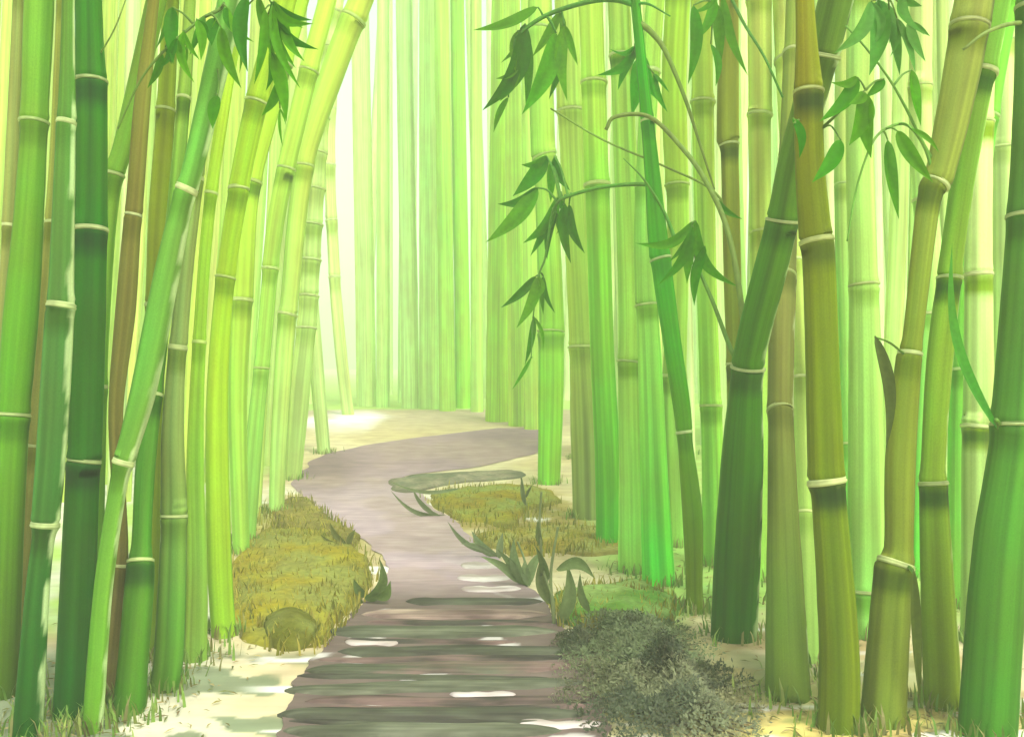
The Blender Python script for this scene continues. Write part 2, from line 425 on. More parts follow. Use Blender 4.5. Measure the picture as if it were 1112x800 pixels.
CULMS = {}
RING = lin((212, 228, 158))
def culm(key, label, pts, nodes, ct, cb, d=None, lean=0.0, group='bamboo culms', sides=26, ring=RING, step=0.03, top=None, rings=True, name='bamboo', blot=0.5, cm=None, edge=None, k=0.56):
    """pts: (x, y, width) in picture pixels from the foot upwards, standing at depth d"""
    x0, y0, w0 = pts[0]
    if d is None: d = ground_d(x0, y0)
    def dep(py): return d + lean * (y0 - py) / 800.0
    P = []
    for (x, y, wd) in pts:
        dd = dep(y); q = at(x, y, dd); P.append(np.array([q.x, q.y, q.z, wd / 2 * dd / F]))
    foot_z = gz(P[0][0], P[0][1])
    # let the foot reach just below the ground
    dirn = (P[0] - P[1]); fk = (P[0][2] - (foot_z - 0.04)) / max(1e-3, P[1][2] - P[0][2]) if P[0][2] > foot_z - 0.04 else 0
    if P[0][2] > foot_z - 0.04:
        e = P[0] + dirn * fk; e[3] = P[0][3] * 1.03; P.insert(0, e)
    # carry the culm on above the frame
    H = top or (foot_z + max(5.5, P[-1][2] + 1.2 + 0.06 * d))
    v = P[-1] - P[-2]; v = v / max(1e-6, abs(v[2]))
    cur = P[-1].copy()
    while cur[2] < H:
        st = 0.6 + 0.02 * d
        nx_ = cur + np.array([v[0] * st, v[1] * st, st, 0]); nx_[3] = cur[3] * 0.955
        v[0] *= 0.93; cur = nx_; P.append(cur.copy())
    path = catmull(P, step * max(1, d / 4))
    zs = [p[2] for p in path]
    # nodes, given in picture rows -> heights
    nz = sorted(at(0, ny, dep(ny)).z for ny in nodes)
    seg = (nz[-1] - nz[-2]) if len(nz) > 1 else 0.45 + 0.03 * d
    seg = min(max(seg, 0.35), 1.2)
    z = (nz[-1] if nz else at(0, 0, dep(0)).z) + seg
    while z < zs[-1] - 0.1: nz.append(z); z += seg * 0.98
    # extra rings of vertices at each node
    zz = []
    for a, b in zip(path, path[1:]):
        zz.append(a)
        for q in nz:
            for off in (-0.035, -0.014, -0.005, 0.005, 0.014, 0.035):
                h = q + off * max(1, d / 5)
                if a[2] < h < b[2]: zz.append(a + (b - a) * (h - a[2]) / (b[2] - a[2]))
    zz.append(path[-1]); zz.sort(key=lambda p: p[2]); path = zz
    sd_ = (hash(label) if False else sum(ord(c) * (i + 1) for i, c in enumerate(key))) % 97
    V, Fc, Cc = [], [], []
    out = []
    sc = max(1, d / 5)
    for p in path:
        dz = min((abs(p[2] - q) for q in nz), default=9) / sc
        r = p[3] * (1 + 0.035 * noise.noise((p[2] * 2.1, sd_, 0)) + 0.018 * noise.noise((p[2] * 9, sd_, 3)))
        r *= 1 + 0.10 * math.exp(-(dz / 0.028) ** 2) - 0.15 * math.exp(-(dz / 0.007) ** 2)
        i_ = sum(1 for q in nz if q < p[2]); near = smooth(dz / 0.03)
        r *= 1 + 0.09 * noise.noise((i_ * 3.3, sd_, 5)) * near
        sh = p[3] * 0.16 * noise.noise((i_ * 2.3, sd_, 9)) * near
        out.append(np.array([p[0] + sh, p[1], p[2], r]))
    tube(out, sides, V, Fc)
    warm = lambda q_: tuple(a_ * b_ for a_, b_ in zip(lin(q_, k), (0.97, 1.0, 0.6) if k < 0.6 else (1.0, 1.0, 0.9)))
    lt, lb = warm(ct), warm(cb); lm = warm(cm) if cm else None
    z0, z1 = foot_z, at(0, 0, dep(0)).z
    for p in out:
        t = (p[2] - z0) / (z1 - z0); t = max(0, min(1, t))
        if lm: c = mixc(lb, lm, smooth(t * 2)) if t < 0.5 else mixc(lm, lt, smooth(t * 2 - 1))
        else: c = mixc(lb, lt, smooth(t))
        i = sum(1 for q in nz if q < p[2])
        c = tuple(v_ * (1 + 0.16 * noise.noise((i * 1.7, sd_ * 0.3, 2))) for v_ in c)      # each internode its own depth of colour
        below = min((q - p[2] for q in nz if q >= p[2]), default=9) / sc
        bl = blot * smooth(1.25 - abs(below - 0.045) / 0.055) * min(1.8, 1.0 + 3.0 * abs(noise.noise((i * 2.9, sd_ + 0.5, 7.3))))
        for s in range(sides):
            th = 2 * math.pi * s / sides; ca, sa = math.cos(th), math.sin(th)
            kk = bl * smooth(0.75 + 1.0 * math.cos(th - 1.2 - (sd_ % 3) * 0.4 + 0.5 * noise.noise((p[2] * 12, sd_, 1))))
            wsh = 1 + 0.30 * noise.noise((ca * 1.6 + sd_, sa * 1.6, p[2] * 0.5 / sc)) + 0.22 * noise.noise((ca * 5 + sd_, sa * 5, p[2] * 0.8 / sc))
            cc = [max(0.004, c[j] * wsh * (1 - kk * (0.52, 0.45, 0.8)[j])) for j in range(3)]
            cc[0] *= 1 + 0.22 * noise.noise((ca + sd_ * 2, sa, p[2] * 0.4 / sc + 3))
            if edge:  # ragged highlight along one side, painted into the culm colour
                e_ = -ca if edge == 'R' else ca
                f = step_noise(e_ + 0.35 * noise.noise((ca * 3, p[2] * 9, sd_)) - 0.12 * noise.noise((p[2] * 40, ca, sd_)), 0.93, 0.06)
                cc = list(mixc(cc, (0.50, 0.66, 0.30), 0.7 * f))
            Cc.append(tuple(cc))
    root = empty(name, (out[0][0], out[0][1], foot_z), label, 'bamboo', group)
    org = root.location
    st_ = mesh('stalk', V, Fc, M_CULM, root, Cc, org)
    ra = st_.data.attributes.new('Run', 'FLOAT_VECTOR', 'POINT'); rb = max(0.03, out[0][3]) * 0.8
    ra.data.foreach_set('vector', np.array([(math.cos(2 * math.pi * s / sides) * rb + sd_, math.sin(2 * math.pi * s / sides) * rb, p[2]) for p in out for s in range(sides)], dtype=np.float32).ravel())
    if rings:
        for q in nz:
            if q > z1 + 0.6: break
            i = min(range(len(out)), key=lambda i: abs(out[i][2] - q)); p = out[i]; a = out[max(0, i - 2)]; b = out[min(len(out) - 1, i + 2)]
            r = p[3] * 0.985; hh = (0.006 + 0.010 * abs(noise.noise((q * 5.3, sd_ + 0.4, 0.2)))) * sc ** 0.8; ax = (b - a)[:3]; ax = ax / max(1e-6, np.linalg.norm(ax)); ax = ax + np.array([0.25 * noise.noise((q * 4.1, sd_, 6)), 0.1, 0])
            prof = [(-1, 0.98), (-0.6, 1.14), (-0.1, 1.17), (0.3, 1.10), (0.55, 1.16), (1, 0.98)]
            rv, rf = [], []
            tube([np.array([*(p[:3] + ax * hh * s_), (r if 1 else r) * k_]) for s_, k_ in prof], sides, rv, rf, close=False)
            rc = mixc(ring, lt, 0.35 + 0.35 * noise.noise((q * 7, sd_, 2)))
            mesh('node_ring', rv, rf, M_RING, root, [tuple(v_ * (0.92 + 0.25 * noise.noise((a_[0] * 60, a_[1] * 60, a_[2] * 60))) for v_ in rc) for a_ in rv], org)
    CULMS[key] = dict(root=root, dep=dep, d=d, w=w0)
    return root

O = 'olive'
GL, GR = 'bamboo culms left of the path', 'bamboo culms right of the path'
# ---- left of the path, front culms
culm('C', 'bamboo with a pale highlight painted down its edge and dark green foot, just left of the darkest culm', [(30, 797, 31), (40, 650, 25), (47, 585, 23), (50, 562, 28), (57, 480, 31), (65, 345, 30), (67, 320, 26), (72, 140, 19), (74, 0, 13)], [568, 330, 131], (110, 172, 70), (36, 122, 28), cm=(92, 160, 82), group=GL, edge='R', k=0.42)
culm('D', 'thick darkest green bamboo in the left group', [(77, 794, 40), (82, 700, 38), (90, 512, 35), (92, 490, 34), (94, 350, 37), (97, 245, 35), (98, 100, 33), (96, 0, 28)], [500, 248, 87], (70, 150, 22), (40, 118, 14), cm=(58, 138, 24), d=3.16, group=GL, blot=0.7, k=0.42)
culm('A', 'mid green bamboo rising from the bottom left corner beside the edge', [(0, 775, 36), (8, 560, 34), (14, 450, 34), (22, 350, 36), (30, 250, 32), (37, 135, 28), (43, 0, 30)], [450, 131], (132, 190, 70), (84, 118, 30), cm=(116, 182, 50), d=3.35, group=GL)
culm('B', 'thin pale brown bamboo between the corner culm and the highlight-edged one', [(10, 770, 22), (25, 560, 22), (35, 480, 18), (50, 330, 18), (60, 200, 14), (66, 60, 12)], [482, 240], (190, 206, 110), (172, 160, 100), d=3.6, group=GL)
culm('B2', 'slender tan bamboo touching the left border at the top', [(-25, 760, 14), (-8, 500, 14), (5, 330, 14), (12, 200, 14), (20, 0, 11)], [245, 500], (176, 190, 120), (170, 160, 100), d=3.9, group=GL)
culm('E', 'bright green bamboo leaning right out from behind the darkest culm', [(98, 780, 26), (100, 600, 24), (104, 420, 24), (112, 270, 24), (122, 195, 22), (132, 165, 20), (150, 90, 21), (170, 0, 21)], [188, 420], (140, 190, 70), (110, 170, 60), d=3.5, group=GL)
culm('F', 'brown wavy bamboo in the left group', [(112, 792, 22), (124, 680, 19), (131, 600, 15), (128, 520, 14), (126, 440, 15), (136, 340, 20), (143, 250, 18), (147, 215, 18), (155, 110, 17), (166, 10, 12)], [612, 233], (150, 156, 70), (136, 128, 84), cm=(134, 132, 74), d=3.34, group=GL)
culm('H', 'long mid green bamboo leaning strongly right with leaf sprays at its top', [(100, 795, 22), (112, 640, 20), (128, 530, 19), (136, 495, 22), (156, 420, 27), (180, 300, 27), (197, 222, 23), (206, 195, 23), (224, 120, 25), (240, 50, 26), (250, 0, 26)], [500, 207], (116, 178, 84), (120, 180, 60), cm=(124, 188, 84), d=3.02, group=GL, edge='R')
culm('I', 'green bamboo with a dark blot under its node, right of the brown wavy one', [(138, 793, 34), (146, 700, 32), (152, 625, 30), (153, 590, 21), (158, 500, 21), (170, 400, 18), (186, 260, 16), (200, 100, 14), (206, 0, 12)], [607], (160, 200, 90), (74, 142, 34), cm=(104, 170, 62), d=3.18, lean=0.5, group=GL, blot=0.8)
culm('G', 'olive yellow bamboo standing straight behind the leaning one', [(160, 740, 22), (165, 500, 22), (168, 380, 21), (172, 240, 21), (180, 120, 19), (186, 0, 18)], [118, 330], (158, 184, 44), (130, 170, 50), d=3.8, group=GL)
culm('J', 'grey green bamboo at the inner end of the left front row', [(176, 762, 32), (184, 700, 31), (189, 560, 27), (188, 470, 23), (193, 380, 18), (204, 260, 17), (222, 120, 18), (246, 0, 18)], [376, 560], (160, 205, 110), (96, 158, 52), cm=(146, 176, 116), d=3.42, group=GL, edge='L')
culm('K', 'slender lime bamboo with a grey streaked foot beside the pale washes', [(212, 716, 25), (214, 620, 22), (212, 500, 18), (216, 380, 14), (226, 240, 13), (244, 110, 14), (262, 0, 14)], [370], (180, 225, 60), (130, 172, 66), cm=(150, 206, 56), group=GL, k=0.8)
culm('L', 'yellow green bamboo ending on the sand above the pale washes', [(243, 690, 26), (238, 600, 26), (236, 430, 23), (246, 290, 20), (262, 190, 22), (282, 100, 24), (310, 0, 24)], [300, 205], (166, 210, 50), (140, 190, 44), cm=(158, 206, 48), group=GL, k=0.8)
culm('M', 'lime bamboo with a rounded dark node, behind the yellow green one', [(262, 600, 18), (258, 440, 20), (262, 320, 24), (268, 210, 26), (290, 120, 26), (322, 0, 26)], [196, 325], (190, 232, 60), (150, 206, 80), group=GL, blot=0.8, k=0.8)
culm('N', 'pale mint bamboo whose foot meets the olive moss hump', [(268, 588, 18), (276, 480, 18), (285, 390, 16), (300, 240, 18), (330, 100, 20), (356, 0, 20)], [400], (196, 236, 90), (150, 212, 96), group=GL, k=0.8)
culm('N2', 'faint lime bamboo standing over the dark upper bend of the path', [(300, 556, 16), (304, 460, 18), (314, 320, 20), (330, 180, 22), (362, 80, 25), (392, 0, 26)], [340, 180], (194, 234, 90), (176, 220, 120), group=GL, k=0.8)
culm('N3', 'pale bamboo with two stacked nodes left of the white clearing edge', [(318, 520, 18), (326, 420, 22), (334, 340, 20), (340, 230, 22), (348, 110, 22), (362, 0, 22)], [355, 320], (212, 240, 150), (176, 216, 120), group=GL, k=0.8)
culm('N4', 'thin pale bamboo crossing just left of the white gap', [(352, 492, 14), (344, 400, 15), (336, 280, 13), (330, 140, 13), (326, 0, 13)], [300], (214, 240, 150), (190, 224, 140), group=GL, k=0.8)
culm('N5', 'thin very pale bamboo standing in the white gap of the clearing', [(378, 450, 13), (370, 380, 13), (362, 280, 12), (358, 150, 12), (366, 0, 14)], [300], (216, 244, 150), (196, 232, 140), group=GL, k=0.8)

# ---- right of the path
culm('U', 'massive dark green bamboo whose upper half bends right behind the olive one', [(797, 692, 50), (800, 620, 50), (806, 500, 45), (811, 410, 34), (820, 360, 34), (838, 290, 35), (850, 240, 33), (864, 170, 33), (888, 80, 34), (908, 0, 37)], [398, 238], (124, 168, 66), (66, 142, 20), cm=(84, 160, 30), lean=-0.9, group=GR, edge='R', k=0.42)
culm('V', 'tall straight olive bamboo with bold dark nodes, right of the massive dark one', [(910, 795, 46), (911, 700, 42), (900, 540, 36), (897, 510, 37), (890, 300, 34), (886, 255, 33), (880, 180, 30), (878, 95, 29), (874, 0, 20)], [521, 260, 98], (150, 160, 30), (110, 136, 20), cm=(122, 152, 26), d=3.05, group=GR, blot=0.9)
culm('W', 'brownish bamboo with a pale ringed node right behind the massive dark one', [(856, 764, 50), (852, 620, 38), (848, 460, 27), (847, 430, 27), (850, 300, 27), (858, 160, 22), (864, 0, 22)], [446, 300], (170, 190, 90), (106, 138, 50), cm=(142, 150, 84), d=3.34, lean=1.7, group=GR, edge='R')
culm('X', 'short pale olive bamboo between the brownish and the tall olive one', [(877, 797, 30), (877, 700, 30), (874, 560, 26), (868, 400, 22), (860, 200, 22), (850, 0, 22)], [560], (196, 220, 110), (136, 176, 80), d=3.6, lean=1.7, group=GR, k=0.8)
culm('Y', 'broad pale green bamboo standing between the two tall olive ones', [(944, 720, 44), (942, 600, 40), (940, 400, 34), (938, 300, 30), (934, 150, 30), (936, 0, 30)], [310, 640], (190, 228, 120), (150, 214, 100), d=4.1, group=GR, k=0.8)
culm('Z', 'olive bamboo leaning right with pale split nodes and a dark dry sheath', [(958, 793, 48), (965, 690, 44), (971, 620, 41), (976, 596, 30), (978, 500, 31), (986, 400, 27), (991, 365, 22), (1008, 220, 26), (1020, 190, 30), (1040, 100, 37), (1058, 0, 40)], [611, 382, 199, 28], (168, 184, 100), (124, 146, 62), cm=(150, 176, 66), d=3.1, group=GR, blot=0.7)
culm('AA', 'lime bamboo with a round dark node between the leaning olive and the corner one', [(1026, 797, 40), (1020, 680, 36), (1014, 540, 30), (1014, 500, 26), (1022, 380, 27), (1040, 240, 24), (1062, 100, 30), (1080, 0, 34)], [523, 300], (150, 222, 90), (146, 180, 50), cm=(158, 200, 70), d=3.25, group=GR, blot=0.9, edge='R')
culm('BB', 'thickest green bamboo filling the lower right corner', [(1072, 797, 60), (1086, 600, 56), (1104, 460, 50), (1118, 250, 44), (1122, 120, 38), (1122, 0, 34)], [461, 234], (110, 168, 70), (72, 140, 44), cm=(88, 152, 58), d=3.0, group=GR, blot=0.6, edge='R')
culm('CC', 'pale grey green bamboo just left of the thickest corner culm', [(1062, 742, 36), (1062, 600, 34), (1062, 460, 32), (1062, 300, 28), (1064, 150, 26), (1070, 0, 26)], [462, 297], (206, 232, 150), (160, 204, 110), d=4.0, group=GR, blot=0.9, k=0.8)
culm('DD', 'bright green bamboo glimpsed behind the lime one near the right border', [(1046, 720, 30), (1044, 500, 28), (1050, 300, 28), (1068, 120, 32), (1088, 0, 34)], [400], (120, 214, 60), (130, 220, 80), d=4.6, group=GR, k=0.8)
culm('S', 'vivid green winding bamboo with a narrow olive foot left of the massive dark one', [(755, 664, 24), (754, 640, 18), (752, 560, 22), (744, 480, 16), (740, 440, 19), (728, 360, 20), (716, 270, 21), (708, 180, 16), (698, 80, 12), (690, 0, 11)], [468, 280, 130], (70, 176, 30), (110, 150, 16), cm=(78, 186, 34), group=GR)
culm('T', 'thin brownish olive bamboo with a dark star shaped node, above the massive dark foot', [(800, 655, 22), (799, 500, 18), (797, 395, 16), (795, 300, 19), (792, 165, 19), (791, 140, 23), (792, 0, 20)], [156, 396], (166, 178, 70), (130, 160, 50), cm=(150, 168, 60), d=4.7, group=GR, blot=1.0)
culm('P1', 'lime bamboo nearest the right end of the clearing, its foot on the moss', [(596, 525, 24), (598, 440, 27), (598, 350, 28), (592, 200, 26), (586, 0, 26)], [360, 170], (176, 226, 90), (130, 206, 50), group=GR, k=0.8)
culm('P2', 'grey green bamboo with a ragged grey foot right of the yellow moss', [(640, 562, 36), (638, 480, 36), (632, 380, 28), (628, 300, 26), (620, 150, 26), (616, 0, 26)], [376, 120], (182, 224, 100), (132, 160, 84), cm=(158, 200, 76), group=GR, k=0.8)
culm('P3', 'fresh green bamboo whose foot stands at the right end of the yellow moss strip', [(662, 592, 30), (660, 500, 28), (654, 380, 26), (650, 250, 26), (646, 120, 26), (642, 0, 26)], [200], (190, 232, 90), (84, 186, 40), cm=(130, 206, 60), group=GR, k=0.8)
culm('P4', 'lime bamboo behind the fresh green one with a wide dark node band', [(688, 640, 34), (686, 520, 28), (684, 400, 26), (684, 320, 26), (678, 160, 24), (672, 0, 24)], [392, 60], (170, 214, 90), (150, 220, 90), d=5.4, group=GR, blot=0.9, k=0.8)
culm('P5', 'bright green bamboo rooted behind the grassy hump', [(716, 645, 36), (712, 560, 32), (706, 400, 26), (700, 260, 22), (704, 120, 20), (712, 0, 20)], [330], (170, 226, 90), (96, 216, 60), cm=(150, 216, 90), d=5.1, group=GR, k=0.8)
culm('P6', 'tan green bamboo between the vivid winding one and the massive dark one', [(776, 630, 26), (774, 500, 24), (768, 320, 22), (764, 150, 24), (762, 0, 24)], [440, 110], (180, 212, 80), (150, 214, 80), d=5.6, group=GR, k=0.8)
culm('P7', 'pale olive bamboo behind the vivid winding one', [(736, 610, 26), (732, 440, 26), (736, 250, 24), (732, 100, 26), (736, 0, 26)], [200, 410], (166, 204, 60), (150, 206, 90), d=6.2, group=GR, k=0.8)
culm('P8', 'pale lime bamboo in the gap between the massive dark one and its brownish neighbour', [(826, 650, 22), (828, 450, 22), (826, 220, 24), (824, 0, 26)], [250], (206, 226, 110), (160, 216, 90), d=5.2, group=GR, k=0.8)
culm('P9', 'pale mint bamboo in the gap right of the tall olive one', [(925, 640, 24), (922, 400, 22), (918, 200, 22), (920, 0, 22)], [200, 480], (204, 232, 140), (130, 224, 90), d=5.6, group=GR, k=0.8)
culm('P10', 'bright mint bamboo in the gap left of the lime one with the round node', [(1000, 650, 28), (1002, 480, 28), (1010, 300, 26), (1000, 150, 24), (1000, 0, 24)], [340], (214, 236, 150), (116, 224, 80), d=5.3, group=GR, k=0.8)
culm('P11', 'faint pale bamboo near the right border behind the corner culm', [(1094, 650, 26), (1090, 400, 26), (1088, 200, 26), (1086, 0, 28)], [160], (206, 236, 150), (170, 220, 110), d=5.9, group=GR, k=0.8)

# ---- strip of culms that closes the clearing, mid distance
GF = 'culms that close the clearing'
def far_culm(key, label, x, yb, wd, col, colb=None, bend=0, group=GF, nodes=(), d=None):
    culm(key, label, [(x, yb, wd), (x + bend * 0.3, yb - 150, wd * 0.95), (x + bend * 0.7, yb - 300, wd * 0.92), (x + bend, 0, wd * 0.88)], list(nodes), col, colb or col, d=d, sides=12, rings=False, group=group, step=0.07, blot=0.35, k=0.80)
mid = [(398, 441, 22, (206, 240, 150)), (416, 442, 15, (196, 234, 140)), (446, 443, 20, (196, 240, 150)), (466, 444, 22, (186, 236, 130)), (486, 446, 18, (166, 220, 84)), (503, 443, 17, (150, 216, 60)),
       (518, 447, 14, (182, 230, 110)), (541, 457, 28, (166, 222, 56)), (562, 462, 20, (178, 226, 80)), (578, 466, 18, (176, 224, 90))]
mlab = ['pale wide bamboo at the left end of the clearing wall', 'thin mint bamboo second along the clearing wall', 'pale mint bamboo in the middle of the clearing wall', 'wider pale lime bamboo in the middle of the clearing wall',
        'lime bamboo left of the strongest green one in the clearing wall', 'strong yellow green bamboo in the clearing wall', 'thin pale bamboo between the two strong lime ones of the clearing wall',
        'widest lime bamboo of the clearing wall with its foot on the sand', 'lime bamboo right of the widest one in the clearing wall', 'pale lime bamboo at the right end of the clearing wall']
for i, ((x, yb, wd, c), l) in enumerate(zip(mid, mlab)):
    far_culm('W%d' % i, l, x, yb, wd, tuple(min(255, v + 6) for v in c), c, bend=random.uniform(-8, 8))

# ---- the hazy grove behind: individuals that nothing tells apart
rnd = random.Random(11)
def behind(n, dr, wr, xr, cols, label, group, ybf=None):
    for i in range(n):
        d = rnd.uniform(*dr); x = xr[0] + (xr[1] - xr[0]) * (i + rnd.uniform(0.1, 0.9)) / n
        if d > 15 and x < 470 and rnd.random() < 0.42: continue
        if d > 15 and (338 < x < 372 or 378 < x < 392): continue
        P = at(x, 400, d); yb = CY + (EYE - gz(P.x, d)) * F / d
        c = rnd.choice(cols)
        if d > 15 and x < 480: c = mixc(c, (236, 250, 210), 0.55)  # haze fade put into the culm colour, stronger far back
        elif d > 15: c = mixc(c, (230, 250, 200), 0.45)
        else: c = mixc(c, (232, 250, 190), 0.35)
        j = rnd.uniform(0.94, 1.05); c = tuple(min(252, v * j) for v in c)
        lab = label
        if d < 15:
            an = min(ANCH, key=lambda a_: abs(a_[0] - x)); lab = '%s %s' % (label, an[1])
        far_culm('B%s%d' % (group[:3], i), lab, x, yb, rnd.uniform(*wr), c, bend=rnd.uniform(-16, 16) * (1 if x > 500 else -0.4) + (25 if x < 400 else 0), group=group, d=d)
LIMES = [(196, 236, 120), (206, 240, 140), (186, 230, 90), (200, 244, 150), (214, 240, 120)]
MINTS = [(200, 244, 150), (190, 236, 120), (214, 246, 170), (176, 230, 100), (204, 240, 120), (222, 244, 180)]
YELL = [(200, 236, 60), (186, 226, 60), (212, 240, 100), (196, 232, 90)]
ANCH = [(12, 'behind the corner culm with the dark olive foot'), (66, 'behind the highlight-edged one'), (97, 'behind the thickest darkest culm'), (142, 'behind the brown wavy culm'), (180, 'behind the straight olive yellow culm'), (225, 'behind the slender lime culm'),
        (262, 'behind the lime culm with the rounded dark node'), (300, 'beside the white gap of the clearing'), (596, 'nearest the right end of the clearing'), (636, 'behind the culm with the ragged grey foot'), (686, 'behind the grassy hump'), (735, 'behind the vivid winding culm'),
        (790, 'behind the thin culm with the star shaped node'), (850, 'behind the brownish ringed culm'), (890, 'behind the tall olive culm with bold nodes'), (940, 'behind the broad pale green culm'), (988, 'behind the leaning olive culm'), (1030, 'behind the lime culm with the round node'), (1105, 'behind the thickest corner culm')]
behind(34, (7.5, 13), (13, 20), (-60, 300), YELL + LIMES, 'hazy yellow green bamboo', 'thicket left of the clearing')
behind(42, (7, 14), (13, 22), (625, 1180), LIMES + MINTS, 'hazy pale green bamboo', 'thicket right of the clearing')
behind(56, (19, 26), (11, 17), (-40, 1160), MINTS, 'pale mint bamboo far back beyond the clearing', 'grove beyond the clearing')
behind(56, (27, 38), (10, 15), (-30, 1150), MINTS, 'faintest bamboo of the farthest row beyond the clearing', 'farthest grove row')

# ------------------------------------------------------------ branches and leaves
def leaf_mesh(p0, p1, wd, bend, roll, parent, col, origin, name='leaf'):
    """a lance shaped blade from p0 to p1, folded along its midrib and drooping"""
    ax = p1 - p0; L = ax.length; t_ = ax.normalized()
    side = t_.cross(Vector((0, 1, 0))).normalized(); nrm = side.cross(t_).normalized()
    side2 = side * math.cos(roll) + nrm * math.sin(roll); nrm2 = t_.cross(side2)
    V, Fc, Cc = [], [], []; n = 16
    for i in range(n + 1):
        t = i / n
        c = p0 + ax * t + side * (bend * L * math.sin(math.pi * t)) + Vector((0, -0.04 * L * math.sin(math.pi * t), 0))
        prof = t ** 0.62 * (1 - t) ** 1.05 / 0.34
        hw = wd / 2 * max(0.02, prof)
        for s in (-1, -0.5, 0, 0.5, 1):
            V.append(c + side2 * hw * s + nrm2 * (abs(s) * hw * 0.35))
            k = 1 + 0.22 * noise.noise((c.x * 9, c.z * 9, s)) - 0.10 * (s == 0) + 0.15 * (t - 0.5)
            Cc.append(tuple(v * k for v in col))
    for i in range(n):
        for j in range(4):
            a = i * 5 + j; Fc.append((a, a + 1, a + 6, a + 5))
    return mesh(name, V, Fc, M_LEAF, parent, Cc, origin)

LG = [(70, 150, 0), (88, 166, 4), (56, 136, 2), (100, 174, 10)]
def branch(key, pts, w0, w1, leaves=(), col=(96, 140, 40), d1=None, lcols=None, seed=0):
    """pts: picture points from the culm outwards; leaves: (x0,y0,x1,y1,width[,bend])"""
    cu = CULMS[key]; root = cu['root']; org = root.location
    r = random.Random(seed + len(pts) * 7 + int(pts[0][0]))
    da = cu['dep'](pts[0][1]); db = d1 if d1 is not None else da - 0.06
    n = len(pts); P = []
    for i, (x, y) in enumerate(pts):
        t = i / (n - 1); d = da + (db - da) * smooth(t * 1.4); q = at(x, y, d)
        P.append(np.array([q.x, q.y, q.z, (w0 + (w1 - w0) * t) / 2 * d / F]))
    path = catmull(P, 0.015)
    V, Fc = [], []; tube(path, 8, V, Fc)
    lf = []
    for lv in leaves:
        x0, y0, x1, y1, wd = lv[:5]; bend = lv[5] if len(lv) > 5 else r.uniform(-0.07, 0.07)
        d = db + r.uniform(-0.05, 0.05); p0 = at(x0, y0, d); p1 = at(x1, y1, d + r.uniform(-0.07, 0.04))
        near = min(path, key=lambda q: (q[0] - p0.x) ** 2 + (q[2] - p0.z) ** 2)
        nv = Vector(near[:3])
        if (nv - p0).length > 0.006:
            m_ = nv.lerp(p0, 0.5) + Vector((0, 0, 0.10 * (nv - p0).length))
            rr = 1.1 * d / F
            tube(catmull([np.array([*nv, rr * 1.3]), np.array([*m_, rr]), np.array([*p0, rr * 0.8])], 0.02), 6, V, Fc)
        lf.append((p0, p1, wd * d / F * (1.08 if wd < 12 else 0.92), bend, r.uniform(-0.5, 0.5)))
    for (p0, p1, wd, bend, roll) in list(lf) if len(lf) > 4 else []:      # smaller leaves filling the spray
        if r.random() < 0.55:
            a = p1 - p0; ang = r.choice((-1, 1)) * r.uniform(0.25, 0.7)
            a2 = Vector((a.x * math.cos(ang) - a.z * math.sin(ang), a.y + r.uniform(-0.05, 0.05), a.x * math.sin(ang) + a.z * math.cos(ang))) * r.uniform(0.4, 0.75)
            if a2.z < 0: lf.append((p0, p0 + a2, wd * 0.6, bend + 0.08, r.uniform(-0.6, 0.6)))
    c = lin(col, 0.65)
    b = mesh('branch', V, Fc, M_TWIG, root, [c] * len(V), org)
    for (p0, p1, wd, bend, roll) in lf:
        leaf_mesh(p0, p1, wd, bend, roll, b, lin(r.choice(lcols or LG), 0.72), org)
    return b

# top left sprays, all from the leaning culm
branch('H', [(250, -35), (248, -8), (240, 9), (220, 20), (200, 36), (172, 62), (150, 92), (128, 140)], 5, 2,
       [(187, 8, 188, 70, 17), (199, 34, 211, 90, 12, -0.12), (182, 48, 186, 70, 8), (234, 20, 230, 50, 16), (240, 30, 262, 96, 15, -0.06), (203, 50, 202, 70, 4), (214, 22, 218, 66, 12, 0.1), (222, 18, 206, 60, 10), (246, 8, 276, 46, 12, -0.15), (176, 58, 160, 96, 9, 0.1), (192, 42, 174, 74, 9, 0.1)], d1=2.9)
branch('H', [(256, -60), (275, -30), (288, -8), (296, 6)], 4, 2,
       [(268, -5, 269, 78, 19), (266, 10, 260, 80, 8), (294, 2, 346, 54, 16, -0.2), (290, 18, 321, 74, 12, -0.05), (309, 22, 331, 67, 11, -0.12), (294, 56, 311, 132, 17), (303, 88, 284, 126, 12, 0.1), (304, 118, 307, 160, 4), (280, -4, 300, 70, 13), (296, 4, 326, 96, 12, -0.08), (288, 10, 276, 92, 12, 0.06), (298, 2, 340, 26, 11, -0.2)], d1=2.85)
branch('H', [(236, 70), (238, 90), (236, 104)], 3, 2, [(236, 104, 231, 140, 15)], d1=2.9)
branch('D', [(108, 60), (125, 30), (140, -10)], 2, 1.5, [], d1=3.0, col=(150, 190, 90))
